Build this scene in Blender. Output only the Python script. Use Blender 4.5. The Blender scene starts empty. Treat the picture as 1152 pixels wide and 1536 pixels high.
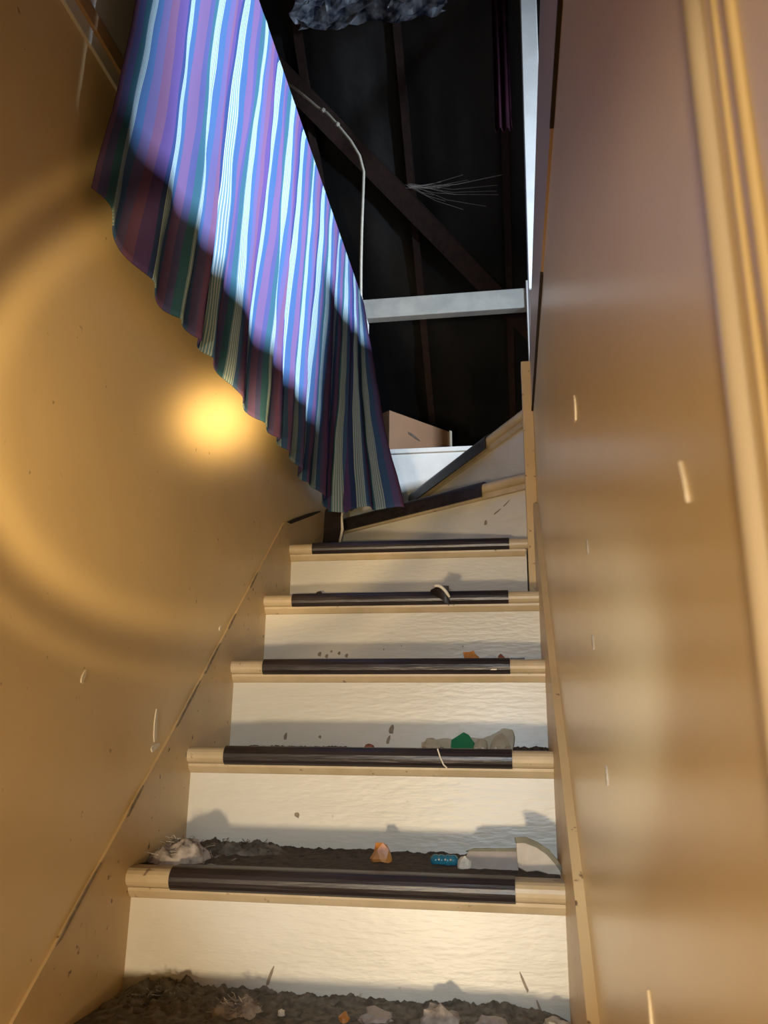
import bpy, bmesh, math, random
from mathutils import Vector, Matrix, noise

# ------------------------------------------------------------------ camera
S = bpy.context.scene
COL = S.collection
RISE, RUN, W = 0.21, 0.24263, 0.79514        # stair rise, run and clear width in metres
CAM = Vector((0.711, -1.499, 0.235))
YAW, PITCH, ROLL, FPX = 0.15997, math.radians(16), 0.01175, 1220.0
_f0 = Vector((-math.sin(YAW), math.cos(YAW), 0)); _r0 = Vector((math.cos(YAW), math.sin(YAW), 0)); _u0 = Vector((0, 0, 1))
_f = math.cos(PITCH) * _f0 + math.sin(PITCH) * _u0
_u = -math.sin(PITCH) * _f0 + math.cos(PITCH) * _u0
_R = math.cos(ROLL) * _r0 + math.sin(ROLL) * _u
_U = -math.sin(ROLL) * _r0 + math.cos(ROLL) * _u
cd = bpy.data.cameras.new('camera'); cam = bpy.data.objects.new('camera', cd); COL.objects.link(cam)
m3 = Matrix((_R, _U, -_f)).transposed().to_4x4(); m3.translation = CAM
cam.matrix_world = m3
cd.sensor_fit = 'VERTICAL'; cd.sensor_height = 36.0; cd.lens = 36.0 * FPX / 1536.0
cd.clip_start = 0.01
cd.dof.use_dof = True; cd.dof.focus_distance = 2.1; cd.dof.aperture_fstop = 11.0
S.camera = cam

# ------------------------------------------------------------------ world, lights, exposure
wd = bpy.data.worlds.new('world'); S.world = wd; wd.use_nodes = True
wd.node_tree.nodes['Background'].inputs[0].default_value = (0.55, 0.5, 0.45, 1)
wd.node_tree.nodes['Background'].inputs[1].default_value = 0.006
S.view_settings.view_transform = 'Standard'; S.view_settings.look = 'None'
S.view_settings.gamma = 1.0; S.view_settings.use_curve_mapping = False
S.view_settings.exposure = 0.0

def add_light(name, kind, loc, target, power, color, **kw):
    l = bpy.data.lights.new(name, kind); l.energy = power; l.color = color
    for k, v in kw.items(): setattr(l, k, v)
    o = bpy.data.objects.new(name, l); COL.objects.link(o); o.location = loc
    d = Vector(target) - Vector(loc)
    o.rotation_euler = d.to_track_quat('-Z', 'Y').to_euler()
    return o
# warm lamp standing in the hall below, shining up the stairs through the doorway
add_light('hall_lamp', 'POINT', (0.32, -3.3, -0.60), (0.4, 1, 0.4), 245, (1.0, 0.79, 0.52), shadow_soft_size=0.10)
# daylight from the small attic window on the right
add_light('window_daylight', 'AREA', (3.12, 0.18, 1.92), (0.1, 0.5, 1.45), 165, (0.71, 0.85, 1.0), shape='RECTANGLE', size=0.55, size_y=0.28, spread=math.radians(95))
# the phone's white LED beside the lens
add_light('phone_led', 'SPOT', (0.665, -1.49, 0.31), (0.50, 0.7, 0.20), 40, (0.72, 0.87, 1.0), shadow_soft_size=0.012, spot_size=math.radians(42), spot_blend=0.55)
# a hand torch with a warm hot spot, a spill disc and a bright ring
TL, TT = Vector((0.60, -1.46, 0.22)), Vector((0.0, 0.345, 1.03))
tor = add_light('hand_torch', 'SPOT', TL, TT, 45, (1.0, 0.70, 0.31), shadow_soft_size=0.01, spot_size=math.radians(64), spot_blend=0.3)
def torch_nodes(l, D):
    l.use_nodes = True; nt = l.node_tree; N = nt.nodes; L = nt.links
    em = [n for n in N if n.type == 'EMISSION'][0]
    g = N.new('ShaderNodeNewGeometry')
    dp = N.new('ShaderNodeVectorMath'); dp.operation = 'DOT_PRODUCT'; dp.inputs[1].default_value = D
    L.new(g.outputs['Incoming'], dp.inputs[0])
    def M(op, a, b=None):
        n = N.new('ShaderNodeMath'); n.operation = op
        for i, x in enumerate((a, b)):
            if x is None: continue
            if isinstance(x, (int, float)): n.inputs[i].default_value = x
            else: L.new(x, n.inputs[i])
        return n.outputs[0]
    ang = M('MULTIPLY', M('ARCCOSINE', M('MINIMUM', M('ABSOLUTE', dp.outputs['Value']), 1.0)), 57.2958)
    def gauss(c, s, a):
        t = M('DIVIDE', M('SUBTRACT', ang, c), s)
        return M('MULTIPLY', M('EXPONENT', M('MULTIPLY', M('MULTIPLY', t, t), -1.0)), a)
    disc = N.new('ShaderNodeMapRange'); disc.interpolation_type = 'SMOOTHSTEP'
    L.new(ang, disc.inputs[0]); disc.inputs[1].default_value = 14.6; disc.inputs[2].default_value = 16.6
    disc.inputs[3].default_value = 1.15; disc.inputs[4].default_value = 0.14
    tot = M('ADD', M('ADD', gauss(0.0, 2.3, 40.0), gauss(14.2, 1.1, 0.7)), M('ADD', gauss(18.2, 0.8, 0.45), disc.outputs[0]))
    L.new(tot, em.inputs['Strength'])
torch_nodes(tor.data, (TT - TL).normalized())

# ------------------------------------------------------------------ helpers
rnd = random.Random(7)
def link(o, parent=None):
    COL.objects.link(o)
    if parent is not None: o.parent = parent
    return o
def tag(o, label=None, cat=None, group=None, kind=None):
    if label: o['label'] = label
    if cat: o['category'] = cat
    if group: o['group'] = group
    if kind: o['kind'] = kind
    return o
def mesh_obj(name, bm, mat, parent=None, smooth=False, bevel=0.0):
    if bevel: bmesh.ops.bevel(bm, geom=list(bm.edges), offset=bevel, segments=2, affect='EDGES', profile=0.5)
    bmesh.ops.recalc_face_normals(bm, faces=bm.faces)
    me = bpy.data.meshes.new(name); bm.to_mesh(me); bm.free()
    if mat: me.materials.append(mat)
    if smooth:
        for p in me.polygons: p.use_smooth = True
    return link(bpy.data.objects.new(name, me), parent)
def box(bm, x0, x1, y0, y1, z0, z1):
    v = [bm.verts.new((x, y, z)) for x in (x0, x1) for y in (y0, y1) for z in (z0, z1)]
    for q in ((0, 1, 3, 2), (4, 6, 7, 5), (0, 4, 5, 1), (2, 3, 7, 6), (0, 2, 6, 4), (1, 5, 7, 3)):
        bm.faces.new([v[i] for i in q])
    return v
def boxo(name, ext, mat, parent=None, bevel=0.0):
    bm = bmesh.new(); box(bm, *ext); return mesh_obj(name, bm, mat, parent, bevel=bevel)
def prism(bm, pts, off):
    """closed polygon pts (3D, planar) extruded by vector off"""
    off = Vector(off)
    a = [bm.verts.new(p) for p in pts]; b = [bm.verts.new(Vector(p) + off) for p in pts]
    bm.faces.new(a); bm.faces.new(b[::-1]); n = len(a)
    for i in range(n): bm.faces.new((a[i], b[i], b[(i + 1) % n], a[(i + 1) % n]))
def tube(bm, pts, r, n=8):
    pts = [Vector(p) for p in pts]; rings = []
    for i, p in enumerate(pts):
        t = (pts[min(i + 1, len(pts) - 1)] - pts[max(i - 1, 0)]).normalized()
        a = t.orthogonal().normalized() if i == 0 else (prev - t * prev.dot(t)).normalized()
        prev = a; b = t.cross(a)
        rr = r[i] if isinstance(r, (list, tuple)) else r
        rings.append([bm.verts.new(p + (a * math.cos(k * math.tau / n) + b * math.sin(k * math.tau / n)) * rr) for k in range(n)])
    for q, w in zip(rings, rings[1:]):
        for k in range(n): bm.faces.new((q[k], q[(k + 1) % n], w[(k + 1) % n], w[k]))
    bm.faces.new(rings[0]); bm.faces.new(rings[-1][::-1])
def struct(o): return tag(o, kind='structure')

# ------------------------------------------------------------------ materials
def mat(name, c1, c2=None, rough=0.5, spec=0.5, scale=6.0, stretch=(1, 1, 1), bump=0.0, bscale=60.0, coat=0.0, lo=0.35, hi=0.65, metallic=0.0, detail=4.0, stains=None):
    m = bpy.data.materials.new(name); m.use_nodes = True
    nt = m.node_tree; N = nt.nodes; L = nt.links
    b = N['Principled BSDF']; b.inputs['Roughness'].default_value = rough
    b.inputs['Specular IOR Level'].default_value = spec; b.inputs['Metallic'].default_value = metallic
    if coat: b.inputs['Coat Weight'].default_value = coat; b.inputs['Coat Roughness'].default_value = rough * 0.7
    tc = N.new('ShaderNodeTexCoord'); mp = N.new('ShaderNodeMapping'); mp.inputs['Scale'].default_value = stretch
    L.new(tc.outputs['Object'], mp.inputs[0])
    nz = N.new('ShaderNodeTexNoise'); nz.inputs['Scale'].default_value = scale; nz.inputs['Detail'].default_value = detail
    L.new(mp.outputs[0], nz.inputs['Vector'])
    rp = N.new('ShaderNodeValToRGB'); e = rp.color_ramp.elements
    e[0].position, e[1].position = lo, hi
    e[0].color = (*c1, 1); e[1].color = (*(c2 or c1), 1)
    L.new(nz.outputs['Fac'], rp.inputs[0])
    out = rp.outputs[0]
    if stains:                               # small dirt specks with a shape of their own
        sc, thr, colr = stains
        n2 = N.new('ShaderNodeTexNoise'); n2.inputs['Scale'].default_value = sc; n2.inputs['Detail'].default_value = 6
        L.new(tc.outputs['Object'], n2.inputs['Vector'])
        r2 = N.new('ShaderNodeValToRGB'); r2.color_ramp.elements[0].position = thr; r2.color_ramp.elements[1].position = thr + 0.05
        L.new(n2.outputs['Fac'], r2.inputs[0])
        mx = N.new('ShaderNodeMixRGB'); L.new(r2.outputs[0], mx.inputs[0]); L.new(out, mx.inputs[1]); mx.inputs[2].default_value = (*colr, 1)
        out = mx.outputs[0]
    L.new(out, b.inputs['Base Color'])
    if bump:
        n3 = N.new('ShaderNodeTexNoise'); n3.inputs['Scale'].default_value = bscale; n3.inputs['Detail'].default_value = 5
        L.new(mp.outputs[0], n3.inputs['Vector'])
        bp = N.new('ShaderNodeBump'); bp.inputs['Strength'].default_value = bump; bp.inputs['Distance'].default_value = 0.01
        L.new(n3.outputs['Fac'], bp.inputs['Height']); L.new(bp.outputs[0], b.inputs['Normal'])
    return m
M_WALL_L = mat('tan_wall_paint', (0.67, 0.51, 0.27), (0.73, 0.555, 0.30), rough=0.42, scale=3, bump=0.04, bscale=25, stains=(38, 0.70, (0.30, 0.19, 0.085)))
M_WALL_R = mat('glossy_tan_paint', (0.67, 0.52, 0.27), (0.73, 0.57, 0.31), rough=0.30, spec=0.4, scale=2.5, stretch=(1, 1, 0.5), bump=0.025, bscale=14, coat=0.12)
M_SKIRT = mat('tan_skirt_paint', (0.54, 0.385, 0.195), (0.60, 0.43, 0.22), rough=0.4, scale=8, bump=0.05, stains=(50, 0.66, (0.15, 0.09, 0.045)))
M_CREAM = mat('cream_riser_paint', (0.59, 0.55, 0.455), (0.64, 0.60, 0.51), rough=0.36, scale=5, stretch=(0.6, 1, 2.2), bump=0.16, bscale=50, coat=0.08, stains=(45, 0.73, (0.42, 0.35, 0.26)))
M_TREAD = mat('tan_tread_paint', (0.46, 0.355, 0.205), (0.55, 0.435, 0.275), rough=0.42, scale=14, bump=0.1, bscale=80, stains=(40, 0.66, (0.22, 0.15, 0.085)))
M_RUBBER = mat('dark_rubber', (0.016, 0.011, 0.011), (0.030, 0.022, 0.022), rough=0.36, scale=20, stretch=(0.3, 3, 3), bump=0.12, bscale=50)
M_WHITE = mat('white_trim_paint', (0.56, 0.56, 0.55), (0.64, 0.64, 0.63), rough=0.45, scale=8, bump=0.06, stains=(60, 0.70, (0.45, 0.38, 0.30)))
M_RAIL = mat('worn_grey_paint', (0.30, 0.30, 0.28), (0.38, 0.37, 0.34), rough=0.6, scale=12, bump=0.08)
M_BRASSGAP = mat('dark_gap', (0.02, 0.014, 0.01), (0.03, 0.02, 0.014), rough=0.9)
M_FASCIA = mat('brown_fascia_paint', (0.42, 0.28, 0.16), (0.50, 0.34, 0.20), rough=0.35, scale=6, stretch=(1, 0.3, 1), bump=0.05)
M_CASING = mat('cream_casing_paint', (0.58, 0.48, 0.33), (0.64, 0.54, 0.38), rough=0.3, scale=5, stretch=(1, 1, 0.3), coat=0.2)
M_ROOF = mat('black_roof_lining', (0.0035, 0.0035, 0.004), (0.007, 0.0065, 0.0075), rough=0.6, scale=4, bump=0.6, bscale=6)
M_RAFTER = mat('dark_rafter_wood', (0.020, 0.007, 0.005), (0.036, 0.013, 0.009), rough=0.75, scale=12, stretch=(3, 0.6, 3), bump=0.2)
M_FOIL = mat('highlit_plastic', (0.06, 0.07, 0.11), (0.62, 0.68, 0.80), rough=0.2, scale=9, bump=0.5, bscale=18, lo=0.42, hi=0.62)  # pale tone of the ramp stands in for bluish highlights on the folds
M_CARD = mat('cardboard', (0.15, 0.075, 0.036), (0.19, 0.097, 0.047), rough=0.8, scale=4, bump=0.05)
M_TAPE = mat('pale_tape', (0.62, 0.58, 0.5), (0.7, 0.66, 0.58), rough=0.35)
M_WIRE = mat('cream_cable', (0.52, 0.48, 0.40), (0.62, 0.57, 0.48), rough=0.4, scale=30)
M_WEB = mat('cobweb', (0.45, 0.40, 0.38), (0.55, 0.5, 0.47), rough=0.9)
M_ATTIC = mat('attic_boards', (0.10, 0.07, 0.05), (0.16, 0.11, 0.075), rough=0.75, scale=5, stretch=(0.4, 4, 4), bump=0.1)
M_DUST = mat('grey_dust', (0.075, 0.065, 0.05), (0.19, 0.165, 0.13), rough=0.95, scale=60, bump=0.4)
M_FLUFF = mat('pale_fluff', (0.22, 0.18, 0.145), (0.50, 0.43, 0.36), rough=0.95, scale=45, bump=0.5)
M_GRIME = mat('dark_grime', (0.035, 0.025, 0.018), (0.08, 0.058, 0.042), rough=0.9, scale=60)
M_ORANGE = mat('orange_glaze', (0.42, 0.15, 0.03), (0.60, 0.26, 0.06), rough=0.4, scale=50)
M_TEAL = mat('teal_plastic', (0.02, 0.16, 0.24), (0.04, 0.24, 0.32), rough=0.2, scale=30)
M_PLASTER = mat('broken_plaster', (0.44, 0.38, 0.30), (0.56, 0.50, 0.42), rough=0.6, scale=25, bump=0.1)
M_PGREY = mat('grey_shard', (0.30, 0.25, 0.21), (0.38, 0.32, 0.28), rough=0.5, scale=25)
M_OLIVE = mat('olive_rim', (0.13, 0.12, 0.075), (0.2, 0.18, 0.12), rough=0.6, scale=25)
M_CHIP = mat('bare_plaster_chip', (0.72, 0.65, 0.52), (0.80, 0.73, 0.60), rough=0.8, scale=60)
M_SCUFF = mat('dark_scuff', (0.20, 0.15, 0.10), (0.30, 0.24, 0.17), rough=0.8, scale=60)
M_PURPLE = mat('dark_purple_cloth', (0.05, 0.008, 0.028), (0.08, 0.015, 0.045), rough=0.9, scale=12)
def glass(name, c, rough=0.12):
    m = mat(name, c, tuple(min(1, x * 1.3) for x in c), rough=rough, scale=25)
    m.node_tree.nodes['Principled BSDF'].inputs['Transmission Weight'].default_value = 0.45
    return m
M_GREEN = glass('green_glass', (0.03, 0.30, 0.14)); M_CLEAR = glass('dusty_clear_glass', (0.60, 0.54, 0.40), 0.3)

def cloth_mat():
    m = bpy.data.materials.new('striped_cloth'); m.use_nodes = True
    nt = m.node_tree; N = nt.nodes; L = nt.links; b = N['Principled BSDF']
    b.inputs['Roughness'].default_value = 0.85; b.inputs['Specular IOR Level'].default_value = 0.04
    uv = N.new('ShaderNodeUVMap'); uv.uv_map = 'UVMap'
    sx = N.new('ShaderNodeSeparateXYZ'); L.new(uv.outputs[0], sx.inputs[0])
    def M(op, a, b_=None):
        n = N.new('ShaderNodeMath'); n.operation = op
        for i, x in enumerate((a, b_)):
            if x is None: continue
            if isinstance(x, (int, float)): n.inputs[i].default_value = x
            else: L.new(x, n.inputs[i])
        return n.outputs[0]
    fr = M('FRACT', M('DIVIDE', M('ADD', sx.outputs[0], 5.02), 0.28))
    rp = N.new('ShaderNodeValToRGB'); cr = rp.color_ramp; cr.interpolation = 'CONSTANT'
    stops = [(0.0, (0.066, 0.042, 0.138)), (0.11, (0.022, 0.037, 0.112)), (0.17, (0.096, 0.175, 0.243)), (0.30, (0.035, 0.073, 0.171)),
             (0.38, (0.100, 0.062, 0.145)), (0.49, (0.053, 0.056, 0.151)), (0.55, (0.026, 0.075, 0.112)), (0.63, (0.109, 0.186, 0.243)),
             (0.76, (0.037, 0.079, 0.181)), (0.84, (0.079, 0.067, 0.165)), (0.92, (0.109, 0.056, 0.119))]
    cr.elements[0].position = 0; cr.elements[0].color = (*stops[0][1], 1)
    cr.elements[1].position = stops[1][0]; cr.elements[1].color = (*stops[1][1], 1)
    for p, c in stops[2:]:
        e = cr.elements.new(p); e.color = (*c, 1)
    L.new(fr, rp.inputs[0])
    # fine white pin lines inside the pale bands
    pin = M('GREATER_THAN', M('FRACT', M('MULTIPLY', fr, 38.0)), 0.62)
    def band(a, c): return M('MULTIPLY', M('GREATER_THAN', fr, a), M('LESS_THAN', fr, c))
    msk = M('MULTIPLY', pin, M('ADD', band(0.17, 0.30), band(0.63, 0.76)))
    mx = N.new('ShaderNodeMixRGB'); L.new(msk, mx.inputs[0]); L.new(rp.outputs[0], mx.inputs[1]); mx.inputs[2].default_value = (0.31, 0.35, 0.355, 1)
    L.new(mx.outputs[0], b.inputs['Base Color'])
    wv = N.new('ShaderNodeTexNoise'); wv.inputs['Scale'].default_value = 420
    bp = N.new('ShaderNodeBump'); bp.inputs['Strength'].default_value = 0.08; bp.inputs['Distance'].default_value = 0.002
    L.new(wv.outputs[0], bp.inputs['Height']); L.new(bp.outputs[0], b.inputs['Normal'])
    return m
M_CLOTH = cloth_mat()

# ------------------------------------------------------------------ setting: walls, floors, trims
ZF = 1.53            # attic floor level
YB = 1.95            # far wall of the stairwell
PV = (0.785, 1.0)    # inner corner the winders turn about
wl = struct(boxo('wall_left', (-0.10, 0, -2.6, YB, -1.7, 1.42), M_WALL_L))
wr = struct(boxo('wall_right', (W, W + 0.10, -2.6, 1.02, -1.7, 1.445), M_WALL_R))
wb = struct(boxo('wall_back', (-0.10, W + 0.10, YB, YB + 0.08, 0.6, ZF - 0.022), M_WHITE))
struct(boxo('trim_1', (0.0, W, YB - 0.012, YB + 0.09, ZF - 0.022, ZF), M_WHITE, bevel=0.003))        # thin lip along the far edge
struct(boxo('wall_front', (-0.10, W + 0.10, -2.0, -1.9, 0.17, 1.5), M_WALL_L))                        # unseen wall above the doorway, lower edge set to shade the upper stairwell
struct(boxo('floor', (-2.0, 3.0, -5.0, -1.75, -1.76, -1.68), M_ATTIC))
struct(boxo('floor', (-1.7, -0.10, -2.6, 4.7, ZF - 0.1, ZF), M_ATTIC))
ZR = 1.465           # boards right of the opening lie a little lower
struct(boxo('floor', (W + 0.004, 3.0, -2.6, 4.7, ZR - 0.02, ZR), M_ATTIC))
struct(boxo('floor', (-0.10, W + 0.004, YB + 0.09, 4.7, ZF - 0.1, ZF), M_ATTIC))
struct(boxo('ceiling', (-0.10, W + 0.10, -2.6, -1.05, ZF - 0.03, ZF), M_ATTIC))
# skirt boards climbing with the steps
def skirt(name, x0, x1, pts, m):
    bm = bmesh.new(); prism(bm, [(x0, y, z) for y, z in pts], (x1 - x0, 0, 0)); return struct(mesh_obj(name, bm, m))
sl = RISE / RUN
skirt('trim_2', 0, 0.005, [(-1.2, -1.2 * sl - 0.4), (-1.2, -1.2 * sl + 0.145), (0.2, 0.2 * sl + 0.118), (0.90, 0.90 * sl + 0.128), (1.38, 1.08), (1.60, 1.12), (1.60, 0.95), (1.0, 0.5)], M_SKIRT)
skirt('trim_3', W - 0.014, W, [(-0.9, -0.9 * sl - 0.4), (-0.9, -0.9 * sl + 0.27), (-0.24, -0.24 * sl + 0.262), (0.23, 0.23 * sl + 0.195), (0.90, 0.90 * sl + 0.165), (0.96, 0.94), (0.96, 0.55)], M_SKIRT)
# corner post at the turn, fascia along the right edge of the opening
struct(boxo('trim_4', (W - 0.034, W + 0.0, 0.955, 1.02, 0.645, 1.445), M_SKIRT, bevel=0.003))
bm = bmesh.new()
prism(bm, [(W - 0.005, -1.6, 1.03), (W - 0.005, -0.70, 1.115), (W - 0.005, 0.72, 1.252), (W - 0.005, 1.03, 1.29), (W - 0.005, 1.03, ZR), (W - 0.005, -1.6, ZR)], (0.005, 0, 0))
fas = struct(mesh_obj('trim_5', bm, M_FASCIA, bevel=0.001))
for ya, yb, w in ((-1.5, -0.45, 0.004), (0.02, 1.0, 0.007)):
    zl = lambda y: 1.115 + (y + 0.70) * 0.0965
    bm = bmesh.new(); prism(bm, [(W - 0.0062, ya, zl(ya) - w), (W - 0.0062, yb, zl(yb) - w), (W - 0.0062, yb, zl(yb) + 0.002), (W - 0.0062, ya, zl(ya) + 0.002)], (0.006, 0, 0)); mesh_obj('gap', bm, M_BRASSGAP, fas)
# left edge of the opening: pale strip, brown strip, white base board
struct(boxo('trim_6', (-0.10, 0.006, -2.6, YB, 1.42, 1.452), M_WHITE, bevel=0.002))
struct(boxo('trim_7', (-0.10, 0.012, -2.6, YB, 1.452, 1.487), M_FASCIA, bevel=0.002))
struct(boxo('trim_8', (-0.10, 0.004, -2.6, YB, 1.487, 1.70), M_WHITE, bevel=0.003))
# beaded door casing on the right wall beside the camera
cas = tag(bpy.data.objects.new('trim_9', None), kind='structure'); link(cas)
boxo('casing_board', (W - 0.003, W, -1.42, -1.228, -1.68, 1.44), M_WALL_R, cas, bevel=0.002)
for yy, r in ((-1.222, 0.0055), (-1.244, 0.0018), (-1.262, 0.0028)):
    bm = bmesh.new(); tube(bm, [(W - 0.003, yy, -1.6), (W - 0.003, yy, 1.44)], r, 16); mesh_obj('bead', bm, M_CASING if r > 0.005 else M_WALL_R, cas, smooth=True)
# paint chips knocked out of the walls
def chip(parent, x, pts, name='paint_chip', m=None):
    bm = bmesh.new(); prism(bm, [(x, y, z) for y, z in pts], (0.0022 if x < 0.4 else -0.0022, 0, 0)); return mesh_obj(name, bm, m or M_CHIP, parent)
def sliver(y0, z0, y1, z1, w):
    d = Vector((y1 - y0, z1 - z0)); n = Vector((-d.y, d.x)).normalized() * w
    P = []
    for t, k in ((0, .35), (.2, .9), (.55, 1.0), (.8, .7), (1, .2)): P.append((y0 + d.x * t + n.x * k, z0 + d.y * t + n.y * k))
    for t, k in ((1, -.3), (.7, -.8), (.35, -.9), (.1, -1.1)): P.append((y0 + d.x * t + n.x * k, z0 + d.y * t + n.y * k))
    return P
chip(wl, -0.0005, sliver(0.084, 0.236, 0.080, 0.300, 0.007)); chip(wl, -0.0005, sliver(0.070, 0.222, 0.108, 0.232, 0.006))
chip(wl, -0.0005, sliver(-0.222, 0.328, -0.212, 0.350, 0.005)); chip(wl, -0.0005, sliver(0.40, 0.50, 0.41, 0.512, 0.004))
chip(wr, W + 0.0005, sliver(-0.540, 0.622, -0.540, 0.656, 0.011)); chip(wr, W + 0.0005, sliver(-1.112, 0.347, -1.103, 0.371, 0.0016))
chip(wr, W + 0.0005, sliver(-0.60, 0.335, -0.597, 0.352, 0.004), 'scuff', M_SCUFF); chip(wr, W + 0.0005, sliver(-0.66, 0.20, -0.655, 0.218, 0.004), 'scuff', M_SCUFF)
chip(wr, W + 0.0005, sliver(-0.60, 0.44, -0.597, 0.458, 0.003), 'scuff', M_SCUFF)
chip(wr, W + 0.0005, sliver(-0.85, 0.04, -0.848, 0.075, 0.005))
# cracks of dirt in the joint above the left skirt
for (ya, yb) in ((-0.62, -0.50), (-0.42, -0.33), (-0.22, -0.10), (-0.02, 0.04), (0.17, 0.29), (0.31, 0.40), (0.45, 0.50), (0.60, 0.66)):
    za, zb = [(t * sl + 0.118 + (0.2 - t) * 0.0193 if t < .2 else t * sl + 0.118 + (t - .2) * 0.0143) for t in (ya, yb)]
    chip(wl, 0.0045, sliver(ya, za - 0.002, yb, zb + 0.001, 0.0035), 'crack', M_SCUFF)

chip(wl, 0.0045, sliver(0.93, 0.915, 1.37, 1.079, 0.007), 'crack', M_BRASSGAP)
# ------------------------------------------------------------------ staircase
stair = tag(bpy.data.objects.new('staircase', None), 'steep cream painted winding staircase with dark rubber edged treads', 'staircase'); link(stair)
TH = 0.034
def nosed_profile(y_back, z, y_front, th=TH, n=8):
    """tread cross-section in (y,z): half-round front at y_front, centre height z"""
    r = th / 2
    pts = [(y_back, z - r)]
    for k in range(n + 1):
        a = -math.pi / 2 - k * math.pi / n
        pts.append((y_front + r + r * math.cos(a), z + r * math.sin(a)))
    pts.append((y_back, z + r))
    return pts
def strip_mesh(bm, p0, p1, inward, z, th=TH, lift=0.0035, back=0.045, n=8, apron=0.0):
    """rubber sheet wrapped round a nosing between p0 and p1 (2D), inward = unit vector away from the front"""
    r = th / 2
    def prof(rr, bk):
        P = [(bk, z + rr)]
        for k in range(n + 1):
            a = math.pi / 2 + k * math.pi * (0.5 if apron else 0.86) / n
            P.append((r + rr * math.cos(a), z + rr * math.sin(a)))
        if apron: P.append((r - rr, z - apron))
        return P
    out, inn = prof(r + lift, back), prof(r + 0.0006, back)
    ring = out + inn[::-1]
    A = [bm.verts.new((p0[0] + inward[0] * d, p0[1] + inward[1] * d, zz)) for d, zz in ring]
    B = [bm.verts.new((p1[0] + inward[0] * d, p1[1] + inward[1] * d, zz)) for d, zz in ring]
    m = len(ring)
    for i in range(m): bm.faces.new((A[i], A[(i + 1) % m], B[(i + 1) % m], B[i]))
    bm.faces.new(A[::-1]); bm.faces.new(B)
treads, risers = {}, {}
xr = {4: W - 0.034}
for n in range(-2, 5):
    y, z = n * RUN, n * RISE
    x1 = xr.get(n, W - 0.002)
    if n < 4:
        bm = bmesh.new(); prism(bm, [(0.002, yy, zz) for yy, zz in nosed_profile(y + RUN + 0.035, z, y)], (x1 - 0.002, 0, 0))
        t = mesh_obj('tread', bm, M_TREAD, stair)
    else:
        bm = bmesh.new(); prism(bm, [(0.002, yy, zz) for yy, zz in nosed_profile(y + 0.10, z, y)], (x1 - 0.002, 0, 0))
        prism(bm, [(0.002, y + 0.09, z - TH / 2), (x1, y + 0.09, z - TH / 2), (x1, PV[1] + 0.08, z - TH / 2), (0.002, 1.62, z - TH / 2)], (0, 0, TH))
        t = mesh_obj('tread', bm, M_TREAD, stair)
    treads[n] = t
    bm = bmesh.new(); strip_mesh(bm, (0.088 if n < 4 else 0.08, y), (0.699 if n < 4 else 0.705, y), (0, 1), z)
    mesh_obj('tread_strip', bm, M_RUBBER, t)
    bm = bmesh.new(); box(bm, 0.004, x1 - 0.004, y + 0.030, y + 0.045, z - RISE + TH / 2, z - TH / 2)
    r = mesh_obj('riser', bm, M_CREAM, stair); risers[n] = r
    # little cove moulding tucked under the nosing
    yb, zt = y + 0.0302, z - TH / 2
    pr = [(yb, zt), (yb - 0.017, zt), (yb - 0.016, zt - 0.006), (yb - 0.011, zt - 0.012), (yb - 0.005, zt - 0.018), (yb, zt - 0.020)]
    bm = bmesh.new(); prism(bm, [(0.005, a, b) for a, b in pr], (x1 - 0.012, 0, 0)); mesh_obj('cove_moulding', bm, M_TREAD, t)
def winder(z, zlow, pa, pb, poly, strip_t, n=8):
    """turned step: nosing edge from pa (inner) to pb (outer), tread polygon behind it"""
    pa, pb = Vector(pa), Vector(pb); d = (pb - pa); L = d.length; d.normalize()
    inw = Vector((d.y, -d.x))
    if inw.y < 0: inw = -inw
    bm = bmesh.new(); r = TH / 2
    prof = nosed_profile(0.05, z, 0.0)
    A = [bm.verts.new((pa.x + inw.x * a, pa.y + inw.y * a, b)) for a, b in prof]
    B = [bm.verts.new((pb.x + inw.x * a, pb.y + inw.y * a, b)) for a, b in prof]
    m = len(prof)
    for i in range(m): bm.faces.new((A[i], A[(i + 1) % m], B[(i + 1) % m], B[i]))
    bm.faces.new(A); bm.faces.new(B[::-1])
    prism(bm, [(x, y, z - r) for x, y in poly], (0, 0, TH))
    t = mesh_obj('tread', bm, M_TREAD, stair)
    a, b = pa + d * L * strip_t[0], pa + d * L * strip_t[1]
    bm = bmesh.new(); strip_mesh(bm, a, b, inw, z, lift=0.006, back=0.05, apron=0.034); mesh_obj('tread_strip', bm, M_RUBBER, t)
    bm = bmesh.new()
    q0, q1 = pa + inw * 0.030, pb + inw * 0.030
    prism(bm, [(q0.x, q0.y, zlow), (q1.x, q1.y, zlow), (q1.x, q1.y, z - r), (q0.x, q0.y, z - r)], (inw.x * 0.014, inw.y * 0.014, 0))
    rr = mesh_obj('riser', bm, M_CREAM, stair)
    bm = bmesh.new()
    q0, q1 = pa + inw * 0.016, pb + inw * 0.016
    prism(bm, [(q0.x, q0.y, z - r - 0.018), (q1.x, q1.y, z - r - 0.018), (q1.x, q1.y, z - r), (q0.x, q0.y, z - r)], (inw.x * 0.015, inw.y * 0.015, 0))
    mesh_obj('cove_moulding', bm, M_TREAD, t)
    return t, rr
ZE, ZW1, ZW2 = 4 * RISE, 1.068, 1.293
tF, rF = winder(ZW1, ZE + TH / 2, (0.775, 1.003), (0.003, 1.549), [(0.775, 1.05), (0.003, 1.592), (0.003, YB - 0.001), (0.25, YB - 0.001), (0.775, 1.1)], (0.20, 0.985))
tG, rG = winder(ZW2, ZW1 + TH / 2, (0.779, 0.985), (0.262, YB - 0.002), [(0.779, 1.05), (0.325, YB - 0.002), (0.785, YB - 0.002)], (0.28, 0.98))
risers['F'] = rF
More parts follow.
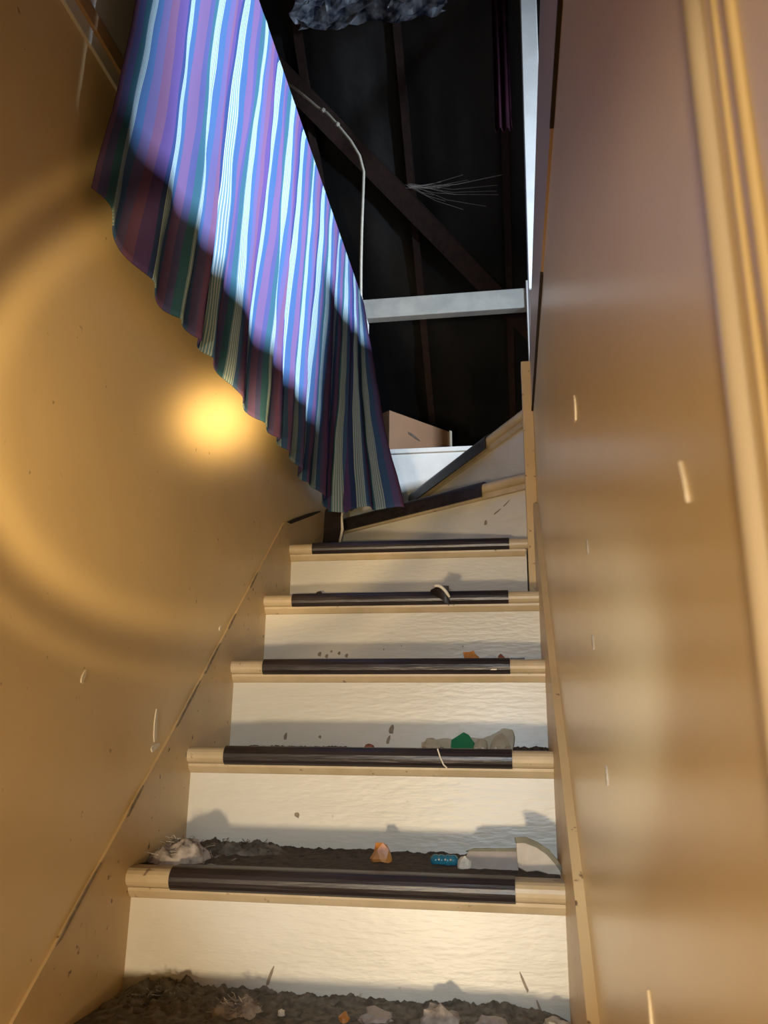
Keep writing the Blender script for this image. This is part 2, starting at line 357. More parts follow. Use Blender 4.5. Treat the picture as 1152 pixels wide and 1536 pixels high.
# landing edge: last riser, running away along the right
boxo('riser', (0.786, 0.80, 1.025, YB - 0.001, ZW2 + TH / 2, ZR - 0.021), M_CREAM, stair)
# scuff marks on risers
def riser_mark(n, x0, z0, x1, z1, w):
    y = n * RUN + 0.0302
    bm = bmesh.new(); prism(bm, [(a, y, b) for a, b in sliver(x0, z0, x1, z1, w)], (0, -0.0012, 0)); mesh_obj('scuff', bm, M_SCUFF, risers[n])
riser_mark(0, 0.268, -0.168, 0.280, -0.136, 0.0028); riser_mark(0, 0.715, -0.155, 0.702, -0.125, 0.0022); riser_mark(0, 0.736, -0.185, 0.728, -0.165, 0.002)
riser_mark(2, 0.408, 0.262, 0.414, 0.283, 0.006); riser_mark(2, 0.400, 0.238, 0.407, 0.258, 0.004); riser_mark(1, 0.245, 0.088, 0.250, 0.096, 0.006)
riser_mark(2, 0.145, 0.245, 0.149, 0.262, 0.004); riser_mark(2, 0.232, 0.250, 0.236, 0.256, 0.004)
for x, z, s in ((0.165, 0.474, .007), (0.186, 0.469, .006), (0.222, 0.478, .005), (0.243, 0.470, .006), (0.20, 0.484, .004), (0.40, 0.50, .002), (0.35, 0.49, .002), (0.57, 0.497, .002)):
    riser_mark(3, x, z, x + s * .9, z + s * 1.7, s * .75)
dF = (Vector((0.003, 1.549)) - Vector((0.775, 1.003))).normalized(); iF = Vector((-dF.y, dF.x)); iF = iF if iF.y > 0 else -iF
def f_mark(t0, z0, t1, z1, w):
    q = [Vector((0.775, 1.003)) + dF * a + iF * 0.0299 for a, b in sliver(t0, z0, t1, z1, w)]; zz = [b for a, b in sliver(t0, z0, t1, z1, w)]
    bm = bmesh.new(); prism(bm, [(p.x, p.y, z) for p, z in zip(q, zz)], (-iF.x * .0012, -iF.y * .0012, 0)); mesh_obj('scuff', bm, M_SCUFF, rF)
f_mark(0.125, 0.995, 0.10, 1.012, 0.002); f_mark(0.165, 0.975, 0.135, 0.990, 0.0025); f_mark(0.20, 0.945, 0.198, 0.962, 0.006)
# curled torn flap of rubber on the fourth strip, small tears on others
def flap(n, xc, w, drop, name='torn_flap'):
    bm = bmesh.new(); y, z = n * RUN, n * RISE; rows = []
    K = 9
    for i in range(K):
        t = i / (K - 1); x = xc + (t - 0.5) * w
        h = math.sin(t * math.pi * 0.62 + 0.12)
        rows.append([bm.verts.new((x, y - 0.005 - 0.020 * h * (1 - 0.2 * s), z + 0.019 - 0.004 * s - (drop * t + 0.02) * s * (0.3 + 0.7 * t) + 0.010 * h * (1 - s))) for s in (0, .35, .7, 1)])
    for a, b in zip(rows, rows[1:]):
        for k in range(3): bm.faces.new((a[k], a[k + 1], b[k + 1], b[k]))
    bmesh.ops.solidify(bm, geom=list(bm.faces), thickness=0.0025)
    o = mesh_obj(name, bm, M_RUBBER, treads[n])
    bm = bmesh.new(); pts = []
    for i in range(8):
        t = i / 7; h = math.sin((0.3 + 0.7 * t) * math.pi * 0.62 + 0.12)
        pts.append((xc + (t * .8 - 0.26) * w, y - 0.008 - 0.021 * h, z + 0.022 + 0.010 * h - t * t * 0.035))
    tube(bm, pts, [0.0035] + [0.0045] * 6 + [0.003], 6); e = mesh_obj('torn_edge', bm, M_CHIP, treads[n], smooth=True); e['label'] = 'pale torn backing edge'
flap(3, 0.512, 0.052, 0.022)
bm = bmesh.new(); tube(bm, [(0.548, RUN - 0.004, RISE + 0.019), (0.553, RUN - 0.006, RISE + 0.004), (0.560, RUN - 0.003, RISE - 0.012), (0.566, RUN + 0.003, RISE - 0.018)], 0.0016, 5)
mesh_obj('torn_edge', bm, M_CHIP, treads[1])
bm = bmesh.new(); prism(bm, [(0.652, 2 * RUN - 0.0043, 0.410), (0.668, 2 * RUN - 0.0043, 0.410), (0.667, 2 * RUN - 0.0043, 0.413), (0.656, 2 * RUN - 0.0043, 0.413)], (0, 0.002, 0)); mesh_obj('paper_fleck', bm, M_CHIP, treads[2])
boxo('loose_strip', (0.700, 0.735, 2 * RUN + 0.03, 2 * RUN + 0.05, 0.437, 0.443), M_RUBBER, treads[2])
# strip end of the first winder bent down onto the step below, with its pale torn side
bm = bmesh.new()
prism(bm, [(0.008, 1.385, ZE + 0.018), (0.076, 1.372, ZE + 0.018), (0.082, 1.395, 0.99), (0.074, 1.415, 1.11), (0.040, 1.43, 1.125), (0.008, 1.43, 1.10), (0.010, 1.41, 0.99)], (0.002, 0.006, 0))
o = mesh_obj('hanging_strip_end', bm, M_RUBBER, tF)
bm = bmesh.new(); tube(bm, [(0.080, 1.366, ZE + 0.020), (0.086, 1.372, 0.92), (0.080, 1.382, 0.96), (0.088, 1.388, 1.01), (0.083, 1.394, 1.06), (0.087, 1.398, 1.11)], [0.004, 0.006, 0.0045, 0.006, 0.0045, 0.003], 6)
e = mesh_obj('torn_edge', bm, M_CHIP, tF, smooth=True); e['label'] = 'pale torn side of the strip'

# ------------------------------------------------------------------ attic: guard rail, roof, rafters, box
rail = tag(bpy.data.objects.new('guard_rail', None), 'white painted wooden guard rail across the far end of the stairwell', 'railing'); link(rail)
boxo('rail', (0.02, 0.818, 1.97, 2.02, 2.222, 2.325), M_RAIL, rail, bevel=0.004)
bm = bmesh.new(); prism(bm, [(0.801, 1.27, ZR), (0.868, 1.27, ZR), (0.868, 1.34, ZR), (0.801, 1.34, ZR)], (0.036, 0, 2.80)); mesh_obj('post', bm, M_WHITE, rail, bevel=0.003)
boxo('post', (0.819, 0.88, 1.96, 2.03, ZF - 0.06, 2.36), M_WHITE, rail, bevel=0.003)
boxo('post', (-0.06, 0.02, 1.96, 2.03, ZF, 2.34), M_WHITE, rail, bevel=0.003)
sr = tag(bpy.data.objects.new('side_rail', None), 'wooden side rail hidden under the striped cloth', 'railing'); link(sr)
boxo('rail', (0.035, 0.075, -1.4, 1.93, 2.10, 2.165), M_WHITE, sr, bevel=0.003)
for yy in (-1.38, 1.86): boxo('post', (-0.055, 0.034, yy, yy + 0.07, 1.70, 2.165), M_WHITE, sr, bevel=0.003)
# roof slope: dark lining in panels between rafters
KZ, YE = 5.364, 0.84                     # z = KZ - YE*y
rz = lambda y: KZ - YE * y
roof = tag(bpy.data.objects.new('ceiling', None), kind='structure'); link(roof)
xs = [-2.0, -1.4, -0.8, -0.32, 0.21, 0.75, 1.3, 1.9, 2.5, 3.05]
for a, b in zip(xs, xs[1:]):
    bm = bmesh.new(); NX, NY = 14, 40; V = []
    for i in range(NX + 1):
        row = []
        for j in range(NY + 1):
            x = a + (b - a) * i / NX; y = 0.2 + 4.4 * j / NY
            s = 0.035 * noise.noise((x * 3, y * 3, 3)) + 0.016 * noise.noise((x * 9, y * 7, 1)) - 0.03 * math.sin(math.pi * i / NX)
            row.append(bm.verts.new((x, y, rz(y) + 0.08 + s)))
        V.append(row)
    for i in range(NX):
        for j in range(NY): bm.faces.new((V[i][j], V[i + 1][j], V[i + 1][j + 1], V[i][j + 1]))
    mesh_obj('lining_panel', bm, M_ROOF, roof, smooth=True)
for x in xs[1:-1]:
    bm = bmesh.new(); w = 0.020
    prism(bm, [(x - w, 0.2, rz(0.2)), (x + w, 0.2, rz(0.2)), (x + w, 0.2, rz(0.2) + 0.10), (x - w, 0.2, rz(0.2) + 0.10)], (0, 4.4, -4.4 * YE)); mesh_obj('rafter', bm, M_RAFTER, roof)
# diagonal valley rafter crossing the slope
A = Vector((-0.75, 1.65, rz(1.65) - 0.01)); B = Vector((0.95, 3.19, rz(3.19) - 0.01)); d = (B - A).normalized()
nrm = Vector((0, -YE, -1)).normalized(); sd = d.cross(nrm).normalized()
bm = bmesh.new(); h = 0.055
prism(bm, [A + sd * h, A - sd * h, A - sd * h + nrm * 0.05, A + sd * h + nrm * 0.05], B - A); mesh_obj('valley_rafter', bm, M_RAFTER, roof)
struct(boxo('wall_attic', (-1.78, -1.70, -2.6, 4.7, 1.43, 5.2), M_ATTIC))
struct(boxo('wall_attic', (-1.7, 3.0, 4.62, 4.7, 1.5, 1.6), M_ATTIC))
# right gable with its small window opening
g = bmesh.new()
box(g, 3.0, 3.08, -2.6, -0.12, 1.5, 5.2); box(g, 3.0, 3.08, 0.48, 4.7, 1.5, 5.2); box(g, 3.0, 3.08, -0.12, 0.48, 1.5, 1.83); box(g, 3.0, 3.08, -0.12, 0.48, 2.16, 5.2)
struct(mesh_obj('wall_gable', g, M_ATTIC))
wn = tag(bpy.data.objects.new('window_1', None), kind='structure'); link(wn)
for e in ((2.98, 3.09, -0.15, -0.12, 1.80, 2.19), (2.98, 3.09, 0.48, 0.51, 1.80, 2.19), (2.98, 3.09, -0.12, 0.48, 1.80, 1.83), (2.98, 3.09, -0.12, 0.48, 2.16, 2.19)):
    boxo('window_frame', e, M_WHITE, wn)
# unseen boards added right of the opening to shade both ends of the cloth
struct(boxo('shade_board', (0.910, 0.935, 0.78, 1.44, ZR, 1.90), M_WHITE, bevel=0.003))
struct(boxo('shade_board', (0.880, 0.905, -1.6, -0.20, ZR, 2.30), M_WHITE, bevel=0.003))
# cable pinned along the valley rafter and dropping to the rail
bm = bmesh.new()
pts = [(-0.40, 1.94, 3.66), (-0.28, 1.935, 3.53), (-0.22, 1.93, 3.46), (-0.17, 1.93, 3.42), (-0.12, 1.93, 3.35), (-0.04, 1.93, 3.23), (0.01, 1.93, 3.13), (0.033, 1.93, 3.03), (0.032, 1.93, 2.9), (0.028, 1.935, 2.7), (0.027, 1.94, 2.5), (0.027, 1.952, 2.36), (0.027, 1.96, 2.30)]
tube(bm, pts, 0.0075, 8)
cab = tag(bpy.data.objects.new('cable', None), 'thin cream cable hanging from the dark rafter to the white rail', 'cable'); link(cab)
mesh_obj('cord', bm, M_WIRE, cab, smooth=True)
for p in ((-0.19, 1.925, 3.435), (-0.11, 1.925, 3.335)):
    bm = bmesh.new(); bmesh.ops.create_icosphere(bm, subdivisions=1, radius=0.014, matrix=Matrix.Translation(p)); mesh_obj('clip', bm, M_WIRE, cab)
boxo('cord_end', (0.019, 0.035, 1.955, 1.969, 2.29, 2.33), M_WIRE, cab, bevel=0.002)
# cobwebs strung between the rafters
bm = bmesh.new(); r2 = random.Random(3); c0 = Vector((0.20, 2.40, rz(2.4) - 0.06))
for k in range(16):
    a = r2.uniform(-0.9, 0.35); L_ = r2.uniform(0.15, 0.55)
    e = c0 + Vector((L_ * math.cos(a), 0.12 * L_ - 0.25 * L_ * math.sin(a), 0.55 * L_ * math.sin(a)))
    mid = (c0 + e) / 2 + Vector((0, 0, -0.05 * L_))
    tube(bm, [c0 + Vector((r2.uniform(-.02, .02), 0, r2.uniform(-.02, .02))), mid, e], 0.0007, 3)
tag(mesh_obj('cobweb', bm, M_WEB), 'wispy grey cobweb strung from the dark rafter joint', 'cobweb', kind='stuff')
# crumpled grey-blue plastic under the roof top, highlights painted into its colour
def crumple(name, c, sx_, sz_, m, seed, amp=0.05, NX=26, NY=18):
    bm = bmesh.new(); V = []
    for i in range(NX + 1):
        row = []
        for j in range(NY + 1):
            u, v = i / NX - .5, j / NY - .5
            q = Vector((u * 6, v * 5, seed))
            edge = 1 + 0.25 * noise.noise((u * 5, seed, v * 5))
            row.append(bm.verts.new((c[0] + u * sx_ * edge, c[1] - v * sz_ * 0.75 + amp * noise.turbulence(q, 3, True), c[2] + v * sz_ * edge + amp * noise.noise(q * 1.7))))
        V.append(row)
    for i in range(NX):
        for j in range(NY): bm.faces.new((V[i][j], V[i + 1][j], V[i + 1][j + 1], V[i][j + 1]))
    bmesh.ops.solidify(bm, geom=list(bm.faces), thickness=0.004)
    return mesh_obj(name, bm, m)
tag(crumple('plastic_sheet', (0.10, 1.58, 3.83), 0.80, 0.24, M_FOIL, 2.3), 'crumpled grey blue plastic sheet with painted highlights sagging from the attic roof', 'plastic sheet')
# dark purple cloth hanging at the right of the attic
bm = bmesh.new(); V = []
for i in range(13):
    x = 0.70 + 0.08 * i / 12; V.append([bm.verts.new((x, 1.70 + 0.02 * math.sin(i * 1.3), z)) for z in (3.0, 3.3, 3.6, 3.93)])
for a, b in zip(V, V[1:]):
    for k in range(3): bm.faces.new((a[k], a[k + 1], b[k + 1], b[k]))
bmesh.ops.solidify(bm, geom=list(bm.faces), thickness=0.004)
tag(mesh_obj('hanging_cloth', bm, M_PURPLE, smooth=True), 'dark purple cloth hanging beside the white attic post', 'cloth')
# cardboard box standing on the attic floor behind the lip
P1, P2 = Vector((0.155, 2.075)), Vector((0.425, 2.40)); ex = (P2 - P1).normalized(); ey = Vector((-ex.y, ex.x)); Lb = (P2 - P1).length
cb = tag(bpy.data.objects.new('cardboard_box', None), 'brown cardboard box on the attic floor behind the striped cloth', 'box'); link(cb); cb.location = (P1.x, P1.y, ZF)
cb.rotation_euler = (0, 0, math.atan2(ex.y, ex.x))
HB, DB = 0.245, 0.30
boxo('panel', (0, Lb, 0, 0.005, 0, HB), M_CARD, cb); boxo('panel', (0, Lb, DB - 0.005, DB, 0, HB), M_CARD, cb)
boxo('panel', (0, 0.005, 0.005, DB - 0.005, 0, HB), M_CARD, cb); boxo('panel', (Lb - 0.005, Lb, 0.005, DB - 0.005, 0, HB), M_CARD, cb)
boxo('lid', (0.0, Lb, 0.0, DB, HB, HB + 0.005), M_CARD, cb); boxo('base', (0.005, Lb - 0.005, 0.005, DB - 0.005, 0, 0.005), M_CARD, cb)
boxo('tape', (Lb - 0.012, Lb + 0.004, -0.003, 0.0, 0.02, HB + 0.012), M_TAPE, cb)
bm = bmesh.new(); prism(bm, [(a, -0.0002, b) for a, b in sliver(0.12, 0.17, 0.20, 0.145, 0.007)], (0, -0.002, 0)); mesh_obj('print_mark', bm, M_GRIME, cb)

# ------------------------------------------------------------------ striped cloth over the left rail
def build_cloth():
    NU, NV = 240, 90
    ZT = 2.175
    def lerp(a, b, t): return a + (b - a) * t
    S0, S1 = -0.41, 1.72
    hem_y = lambda s: -0.44 + (s - S0) * (1.34 + 0.44) / (1.30 - S0) if s < 1.30 else 1.34
    verts, uvs = [], []
    for i in range(NU + 1):
        s = lerp(S0, S1, i / NU)
        tt = max(0.0, (s - 1.30) / (S1 - 1.30))
        hz = 1.075 + 0.05 * math.exp(-((s - S0) / 0.10) ** 2) + 0.012 * max(0, min(1, (s - 0.9) / 0.4)) + 0.012 * noise.noise((s * 5, 0, 0))
        hz -= 0.030 * max(0, min(1, (s - 1.1) / 0.25))
        hx = 0.050 + 0.265 * tt ** 0.9
        hy = hem_y(s) - 0.05 * math.sin(tt * math.pi) - 0.03 * tt
        for j in range(NV + 1):
            v = j / NV
            # over the rail: short part on the far side of the rail first
            if v < 0.08:
                a = v / 0.08; x = 0.030 + 0.05 * a; y = s; z = ZT - 0.10 * (1 - a) ** 2 + 0.004 * math.sin(a * math.pi)
                x, z = (0.055 - 0.032 * math.cos(a * math.pi), ZT - 0.02 + 0.024 * math.sin(a * math.pi))
                k = 0
            else:
                k = (v - 0.08) / 0.92
                kk = k ** 1.15
                x = lerp(0.087, hx, kk if tt > 0 else k); y = lerp(s, hy, kk); z = lerp(ZT - 0.02, hz, k)
                am = 0.004 + 0.012 * k
                ph = 46 * s + 5 * noise.noise((s * 3, k * 1.2, 4))
                f = math.sin(ph) * 0.6 + noise.noise((s * 7, k * 1.6, 9)) * 1.1
                x += am * f + 0.016 * noise.noise((s * 2.2, k * 2.2, 2)) * k + 0.0035 * noise.noise((s * 22, k * 9, 2))
                y += am * 0.5 * math.cos(ph) * (1 - 0.5 * tt)
                # deeper pleats where the far end gathers
                if tt > 0: x += 0.020 * k * math.sin(tt * 15); y -= 0.020 * k * math.sin(tt * 15 + 0.8)
                x = max(x, 0.018)
            verts.append((x, y, z)); uvs.append((s, v))
    faces = []
    for i in range(NU):
        for j in range(NV):
            a = i * (NV + 1) + j; faces.append((a, a + NV + 1, a + NV + 2, a + 1))
    me = bpy.data.meshes.new('striped_cloth'); me.from_pydata(verts, [], faces); me.update()
    ul = me.uv_layers.new(name='UVMap')
    for l in me.loops: ul.data[l.index].uv = uvs[l.vertex_index]
    for p in me.polygons: p.use_smooth = True
    me.materials.append(M_CLOTH)
    o = link(bpy.data.objects.new('striped_cloth', me))
    md = o.modifiers.new('thick', 'SOLIDIFY'); md.thickness = 0.003; md.offset = 0
    return tag(o, 'purple, blue and white striped cloth draped over the rail on the left', 'cloth')
build_cloth()

# ------------------------------------------------------------------ debris on the treads
def lump(name, c, size, m, seed, jag=0.45, sub=2, flat=True, smooth=False):
    bm = bmesh.new(); bmesh.ops.create_icosphere(bm, subdivisions=sub, radius=1.0)
    for v in bm.verts:
        k = 1 + jag * noise.noise(v.co * 1.6 + Vector((seed * 3.1, seed, 0))) + 0.3 * jag * noise.noise(v.co * 4 + Vector((seed, 0, 5)))
        v.co = Vector((v.co.x * size[0] * k, v.co.y * size[1] * k, max(v.co.z * k, -0.35) * size[2]))
    lo = min(v.co.z for v in bm.verts)
    for v in bm.verts: v.co.z -= lo
    o = mesh_obj(name, bm, m, smooth=smooth); o.location = c; return o
def shard(name, pts, th, loc, rot, m, parent=None):
    """flat broken piece: outline in its own XZ plane standing on z=0"""
    bm = bmesh.new(); prism(bm, [(x, 0, z) for x, z in pts], (0, th, 0)); o = mesh_obj(name, bm, m, parent, bevel=min(0.0012, th * 0.3)); o.location = loc; o.rotation_euler = rot; return o
def crumbs(name, n, x0, x1, y0, y1, z, smin, smax, m, seed, label, density=None):
    r = random.Random(seed); bm = bmesh.new()
    for _ in range(n):
        x = r.uniform(x0, x1)
        if density and r.random() > density((x - x0) / (x1 - x0)): continue
        s = r.uniform(smin, smax); y = y1 - (y1 - y0) * r.random() ** 1.6
        mt = Matrix.Translation((x, y, z + s * 0.35)) @ Matrix.Rotation(r.uniform(0, 3), 4, 'Z') @ Matrix.Diagonal((s * r.uniform(.7, 1.6), s * r.uniform(.6, 1.2), s * r.uniform(.4, .9), 1))
        bmesh.ops.create_icosphere(bm, subdivisions=1, radius=1.0, matrix=mt)
    for v in bm.verts: v.co += Vector((noise.noise(v.co * 300), noise.noise(v.co * 310 + Vector((3, 0, 0))), 0)) * smin * 0.5
    return tag(mesh_obj(name, bm, m), label, 'debris', kind='stuff')
T = lambda n: n * RISE + TH / 2
YR = lambda n: (n + 1) * RUN + 0.030       # face of the riser behind tread n
# dust lying on and banked up at the back of the treads
def dust_layer(n, x0, x1, y0, y1, hfun, m, seed, label):
    NX, NY = 320, 46; bm = bmesh.new(); V = []
    for i in range(NX + 1):
        row = []
        for j in range(NY + 1):
            u, v = i / NX, j / NY; x, y = x0 + (x1 - x0) * u, y0 + (y1 - y0) * v
            h = hfun(u, v) * (0.75 + 0.9 * abs(noise.noise((x * 28, y * 28, seed))) + 0.35 * noise.noise((x * 80, y * 80, seed + 3)) + 0.16 * noise.noise((x * 260, y * 260, seed)))
            edge = min(1.0, min(u, 1 - u) * 16, v * 5)
            row.append(bm.verts.new((x, y, T(n) + 0.0004 + max(0.0, h * edge))))
        V.append(row)
    for i in range(NX):
        for j in range(NY): bm.faces.new((V[i][j], V[i + 1][j], V[i + 1][j + 1], V[i][j + 1]))
    return tag(mesh_obj('dust_layer', bm, m, smooth=True), label, 'dust', kind='stuff')
dust_layer(-1, 0.004, W - 0.018, YR(-1) - 0.20, YR(-1) - 0.0005, lambda u, v: 0.004 + 0.014 * v * v + 0.014 * max(0, 1 - u / .42) * (0.3 + .7 * v), M_DUST, 1, 'dark grey dust and lint banked up on the bottom tread')
dust_layer(0, 0.010, W - 0.018, YR(0) - 0.215, YR(0) - 0.0005, lambda u, v: 0.002 + 0.008 * v * v + 0.012 * max(0, 1 - u / .45) * v, M_GRIME, 2, 'dark dirt covering the second tread behind its rubber strip')
crumbs('grit', 260, 0.02, 0.77, YR(-1) - 0.10, YR(-1) - 0.01, T(-1) + .006, 0.001, 0.005, M_DUST, 1, 'fine grit strewn over the dust of the bottom tread')
crumbs('grit', 160, 0.02, 0.76, YR(0) - 0.09, YR(0) - 0.008, T(0) + .003, 0.001, 0.005, M_GRIME, 2, 'fine dark grit along the back of the second tread')
crumbs('dirt_crumbs', 150, 0.06, 0.30, YR(1) - 0.05, YR(1), T(1), 0.002, 0.005, M_GRIME, 3, 'small dark dirt crumbs at the left of the third tread')
crumbs('dirt_crumbs', 110, 0.62, 0.78, YR(1) - 0.07, YR(1) - 0.01, T(1), 0.003, 0.009, M_GRIME, 4, 'dark crumbs right of the glass pieces on the third tread')
crumbs('dirt_crumbs', 34, 0.30, 0.70, 2 * RUN + 0.06, 2 * RUN + 0.12, T(2), 0.002, 0.006, M_GRIME, 5, 'scattered dark crumbs on the fourth tread')
crumbs('dirt_crumbs', 26, 0.10, 0.30, 3 * RUN + 0.05, 3 * RUN + 0.09, T(3), 0.003, 0.010, M_GRIME, 6, 'dark crumbs along the strip of the fifth tread')
# matted fluff: a lumpy core wrapped in loose fibres
def fluff(loc, size, seed, label, m=M_FLUFF):
    bm = bmesh.new(); r = random.Random(seed); NX, NY = 46, 30; V = []
    for i in range(NX + 1):
        row = []
        for j in range(NY + 1):
            u, v = 2 * i / NX - 1, 2 * j / NY - 1
            q = Vector((u * size[0], v * size[1], seed))
            rr = u * u + v * v
            h = max(0, 1 - rr) ** 0.5 * (0.45 + 0.9 * abs(noise.noise(q * 22)) + 0.35 * abs(noise.noise(q * 60)) + 0.2 * noise.noise(q * 160))
            row.append(bm.verts.new((q.x + 0.006 * noise.noise(q * 50), q.y + 0.006 * noise.noise(q * 47), size[2] * h)))
        V.append(row)
    for i in range(NX):
        for j in range(NY): bm.faces.new((V[i][j], V[i + 1][j], V[i + 1][j + 1], V[i][j + 1]))
    for _ in range(170):
        u, v = r.gauss(0, .5), r.gauss(0, .45)
        p = Vector((u * size[0], v * size[1], size[2] * max(.05, 0.8 * (1 - u * u - v * v)) * r.uniform(.4, 1.1)))
        d1 = Vector((r.gauss(0, 1), r.gauss(0, 1), r.gauss(0, .5))) * 0.010; d2 = Vector((r.gauss(0, 1), r.gauss(0, 1), r.gauss(0, .5))) * 0.010
        pts = [p - d1, p, p + d2, p + d2 + d1 * .6]
        for q in pts: q.z = max(q.z, 0.001)
        tube(bm, pts, 0.0007, 3)
    o = mesh_obj('fluff', bm, m, smooth=True); o.location = loc
    return tag(o, label, 'fluff', kind='stuff')
fluff((0.064, 0.105, T(0)), (0.060, 0.055, 0.048), 11, 'pale matted fluff heaped on the left end of the second tread')
fluff((0.155, 0.20, T(0)), (0.10, 0.05, 0.032), 12, 'dull grey lint right of the pale fluff on the second tread', M_DUST)
fluff((0.105, -0.045, T(-1)), (0.10, 0.06, 0.030), 13, 'thick grey lint in the left corner of the bottom tread', M_DUST)
fluff((0.245, -0.06, T(-1)), (0.045, 0.04, 0.028), 14, 'pale lint tuft right of the grey lint on the bottom tread')
lump_specs = [((0.33, -0.05), (.030, .02, .014), M_DUST, 'flat grey clod in the middle of the bottom tread'),
              ((0.475, -0.05), (.034, .022, .022), M_PGREY, 'long greenish grey clod on the bottom tread'),
              ((0.575, -0.05), (.030, .022, .036), M_FLUFF, 'tall pale clod on the bottom tread'),
              ((0.66, -0.05), (.030, .022, .022), M_PGREY, 'low grey clod right of the tall pale clod'),
              ((0.755, -0.05), (.022, .02, .026), M_PLASTER, 'pale lump against the right end of the bottom tread')]
for k, ((x, y), s, m, lb) in enumerate(lump_specs): tag(lump('clod', (x, y, T(-1)), (s[0], s[1], s[2] * .7), m, k + 2.5, sub=3, jag=.6), lb, 'debris', 'clods on the bottom tread')
tag(lump('orange_crumb', (0.425, -0.06, T(-1)), (.010, .010, .014), M_ORANGE, 9.1), 'tiny orange crumb on the bottom tread', 'crumb')
tag(lump('white_crumb', (0.325, -0.075, T(-1) + 0.012), (.006, .005, .008), M_CHIP, 9.7), 'tiny white crumb on the bottom tread', 'crumb')
# second tread: orange lump, teal ring, two broken shards
tag(lump('orange_lump', (0.446, 0.160, T(0)), (.021, .015, .028), M_ORANGE, 4.4, jag=.5), 'rusty orange broken lump on the second tread', 'debris')
bm = bmesh.new(); ringp = [(0.030 * math.cos(a * math.tau / 20), 0, 0.013 + 0.011 * math.sin(a * math.tau / 20)) for a in range(21)]
bead = tag(bpy.data.objects.new('teal_beads', None), 'small teal plastic bead cluster lying on the second tread', 'beads'); link(bead); bead.location = (0.568, 0.155, T(0)); bm.free()
for k, (bx_, bz) in enumerate(((-.017, .010), (-.006, .012), (.006, .012), (.016, .010))):
    bm = bmesh.new(); bmesh.ops.create_uvsphere(bm, u_segments=14, v_segments=10, radius=0.0105, matrix=Matrix.Translation((bx_, 0, 0.0105))); mesh_obj('bead', bm, M_TEAL, bead, smooth=True)
for bx_ in (-.010, .002, .012):
    bm = bmesh.new(); bmesh.ops.create_uvsphere(bm, u_segments=8, v_segments=6, radius=0.0022, matrix=Matrix.Translation((bx_, -0.0105, 0.013))); mesh_obj('white_dot', bm, M_CHIP, bead, smooth=True)
sh = tag(bpy.data.objects.new('broken_slab', None), 'flat grey broken slab with dark olive edge lying on the second tread', 'shard'); link(sh); sh.location = (0.655, 0.115, T(0))
shard('face', [(-.052, .012), (-.040, .002), (.0, -.0), (.050, .0), (.052, .036), (-.040, .034)], .008, (0, 0, 0), (-0.35, 0, 0.0), M_PGREY, sh)
shard('edge', [(-.046, .034), (.052, .036), (.052, .0415), (-.030, .0395)], .010, (0, -0.001, 0), (-0.35, 0, 0), M_OLIVE, sh)
o = lump('white_flake', (0.606, 0.12, T(0)), (.014, .010, .018), M_CHIP, 2.2, jag=.5); tag(o, 'small white flake left of the grey slab on the second tread', 'flake')
sh = tag(bpy.data.objects.new('curved_shard', None), 'pale curved crockery shard with olive rim at the right of the second tread', 'shard'); link(sh); sh.location = (0.740, 0.095, T(0))
arc = [(-.036, .052), (-.020, .053), (0.0, .046), (.018, .034), (.032, .018), (.040, .004)]
shard('face', [(-.036, .012), (-.020, .004), (.0, .008), (.020, .0), (.040, .0)] + arc[::-1], .007, (0, 0, 0), (-0.25, 0, 0.12), M_PLASTER, sh)
shard('rim', arc + [(.045, .008), (.037, .024), (.022, .042), (.002, .055), (-.018, .063), (-.038, .062)], .009, (0, -0.001, 0), (-0.25, 0, 0.12), M_OLIVE, sh)
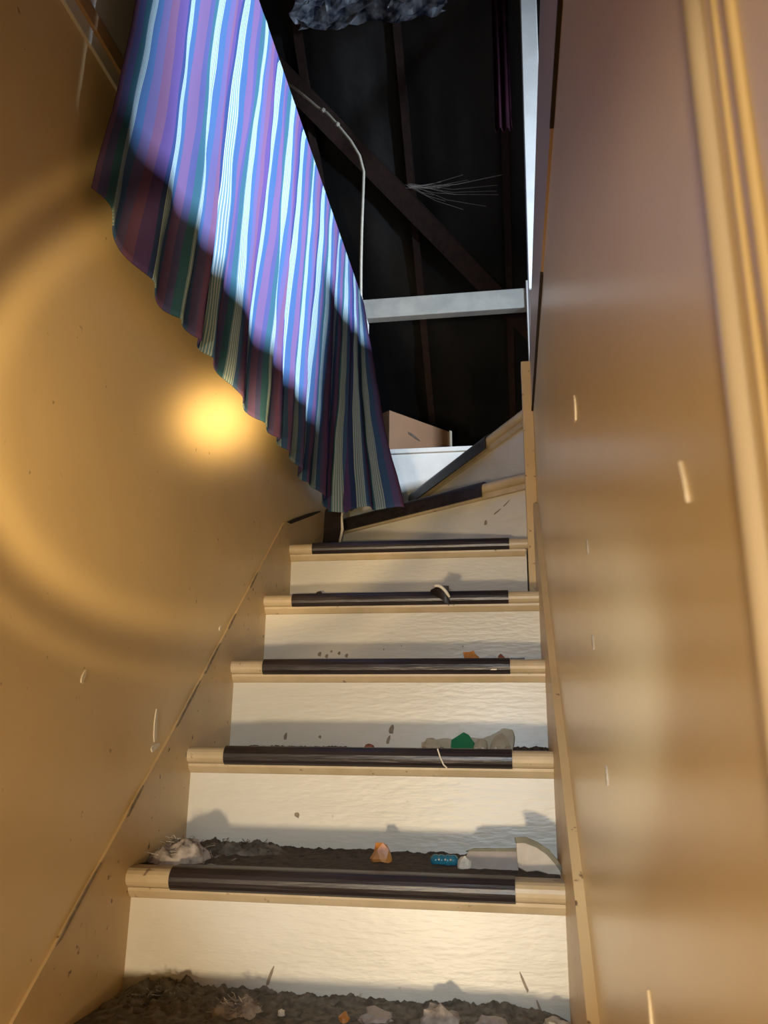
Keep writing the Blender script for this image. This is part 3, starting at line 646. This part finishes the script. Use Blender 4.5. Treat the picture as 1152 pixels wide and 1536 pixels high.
# third tread: green glass and dusty clear pieces
tag(shard('green_glass_shard', [(-.030, .004), (-.012, .0), (.028, .0), (.030, .008), (.012, .034), (.0, .040), (-.028, .022)], .010, (0.590, 0.43, T(1)), (-0.2, 0, 0.1), M_GREEN), 'green glass shard on the third tread', 'glass shard')
tag(shard('clear_glass_shard', [(-.055, .0), (.05, .0), (.045, .020), (.0, .026), (-.035, .020), (-.055, .016)], .010, (0.545, 0.45, T(1)), (-0.15, 0, -0.05), M_CLEAR), 'low dusty clear glass piece left of the green shard', 'glass shard')
tag(shard('clear_glass_shard', [(-.060, .0), (.050, .0), (.055, .030), (.052, .046), (.030, .050), (.010, .036), (-.020, .024), (-.055, .030)], .010, (0.650, 0.45, T(1)), (-0.15, 0, 0.08), M_CLEAR), 'tall dusty clear glass piece right of the green shard', 'glass shard')
for k, (x, sz, lb) in enumerate(((.520, (.022, .012, .016), 'small dusty glass lump at the left end of the glass pieces'), (.628, (.016, .012, .020), 'faceted glass lump touching the green shard'), (.672, (.022, .012, .026), 'faceted glass lump in front of the tall clear piece'))):
    tag(lump('glass_lump', (x, 0.425, T(1)), sz, M_CLEAR, k + 1.4, jag=.7, sub=2), lb, 'glass shard')
for k, (x, z) in enumerate(((.618, .026), (.634, .030), (.662, .016))):
    tag(lump('glass_chip', (x, 0.405, T(1)), (.004, .003, .005), M_CHIP, k + 6.0, sub=1), ['tiny white glass chip beside the green shard', 'tiny white glass chip in the middle of the clear glass', 'tiny white chip at the right of the clear glass'][k], 'chip')
tag(lump('rusty_crumb', (0.365, 0.46, T(1)), (.013, .010, .007), mat('rust', (0.22, 0.06, 0.03), (0.3, 0.1, 0.05), rough=.8, scale=40), 5.2), 'flat rusty red crumb on the third tread', 'crumb')
# fourth tread: orange leaf-like chip, white flake, rusty bit
tag(shard('orange_shard', [(-.018, .0), (.018, .0), (.022, .014), (.010, .022), (.008, .032), (-.004, .026), (-.020, .028), (-.015, .014)], .005, (0.602, 2 * RUN + 0.085, T(2)), (-0.25, 0, 0.1), M_ORANGE), 'orange broken shard on the fourth tread', 'shard')
tag(shard('white_flake', [(-.020, .0), (.020, .0), (.016, .018), (.0, .022), (-.016, .014)], .003, (0.648, 2 * RUN + 0.10, T(2)), (-0.3, 0, 0), M_WHITE), 'thin white flake right of the orange shard', 'flake')
tag(shard('rusty_bit', [(-.010, .0), (.010, .0), (.008, .014), (-.002, .024), (-.008, .018)], .004, (0.678, 2 * RUN + 0.095, T(2)), (-0.2, 0, 0), bpy.data.materials['rust']), 'small rusty bit right of the white flake', 'crumb')
tag(lump('dark_crumb', (0.150, 3 * RUN + 0.075, T(3)), (.012, .010, .016), M_GRIME, 3.3), 'jagged dark crumb at the left of the fifth tread', 'crumb')
tag(lump('grey_crumb', (0.64, 3 * RUN + 0.075, T(3)), (.012, .010, .010), M_DUST, 8.3), 'grey crumb at the right of the fifth tread', 'crumb')
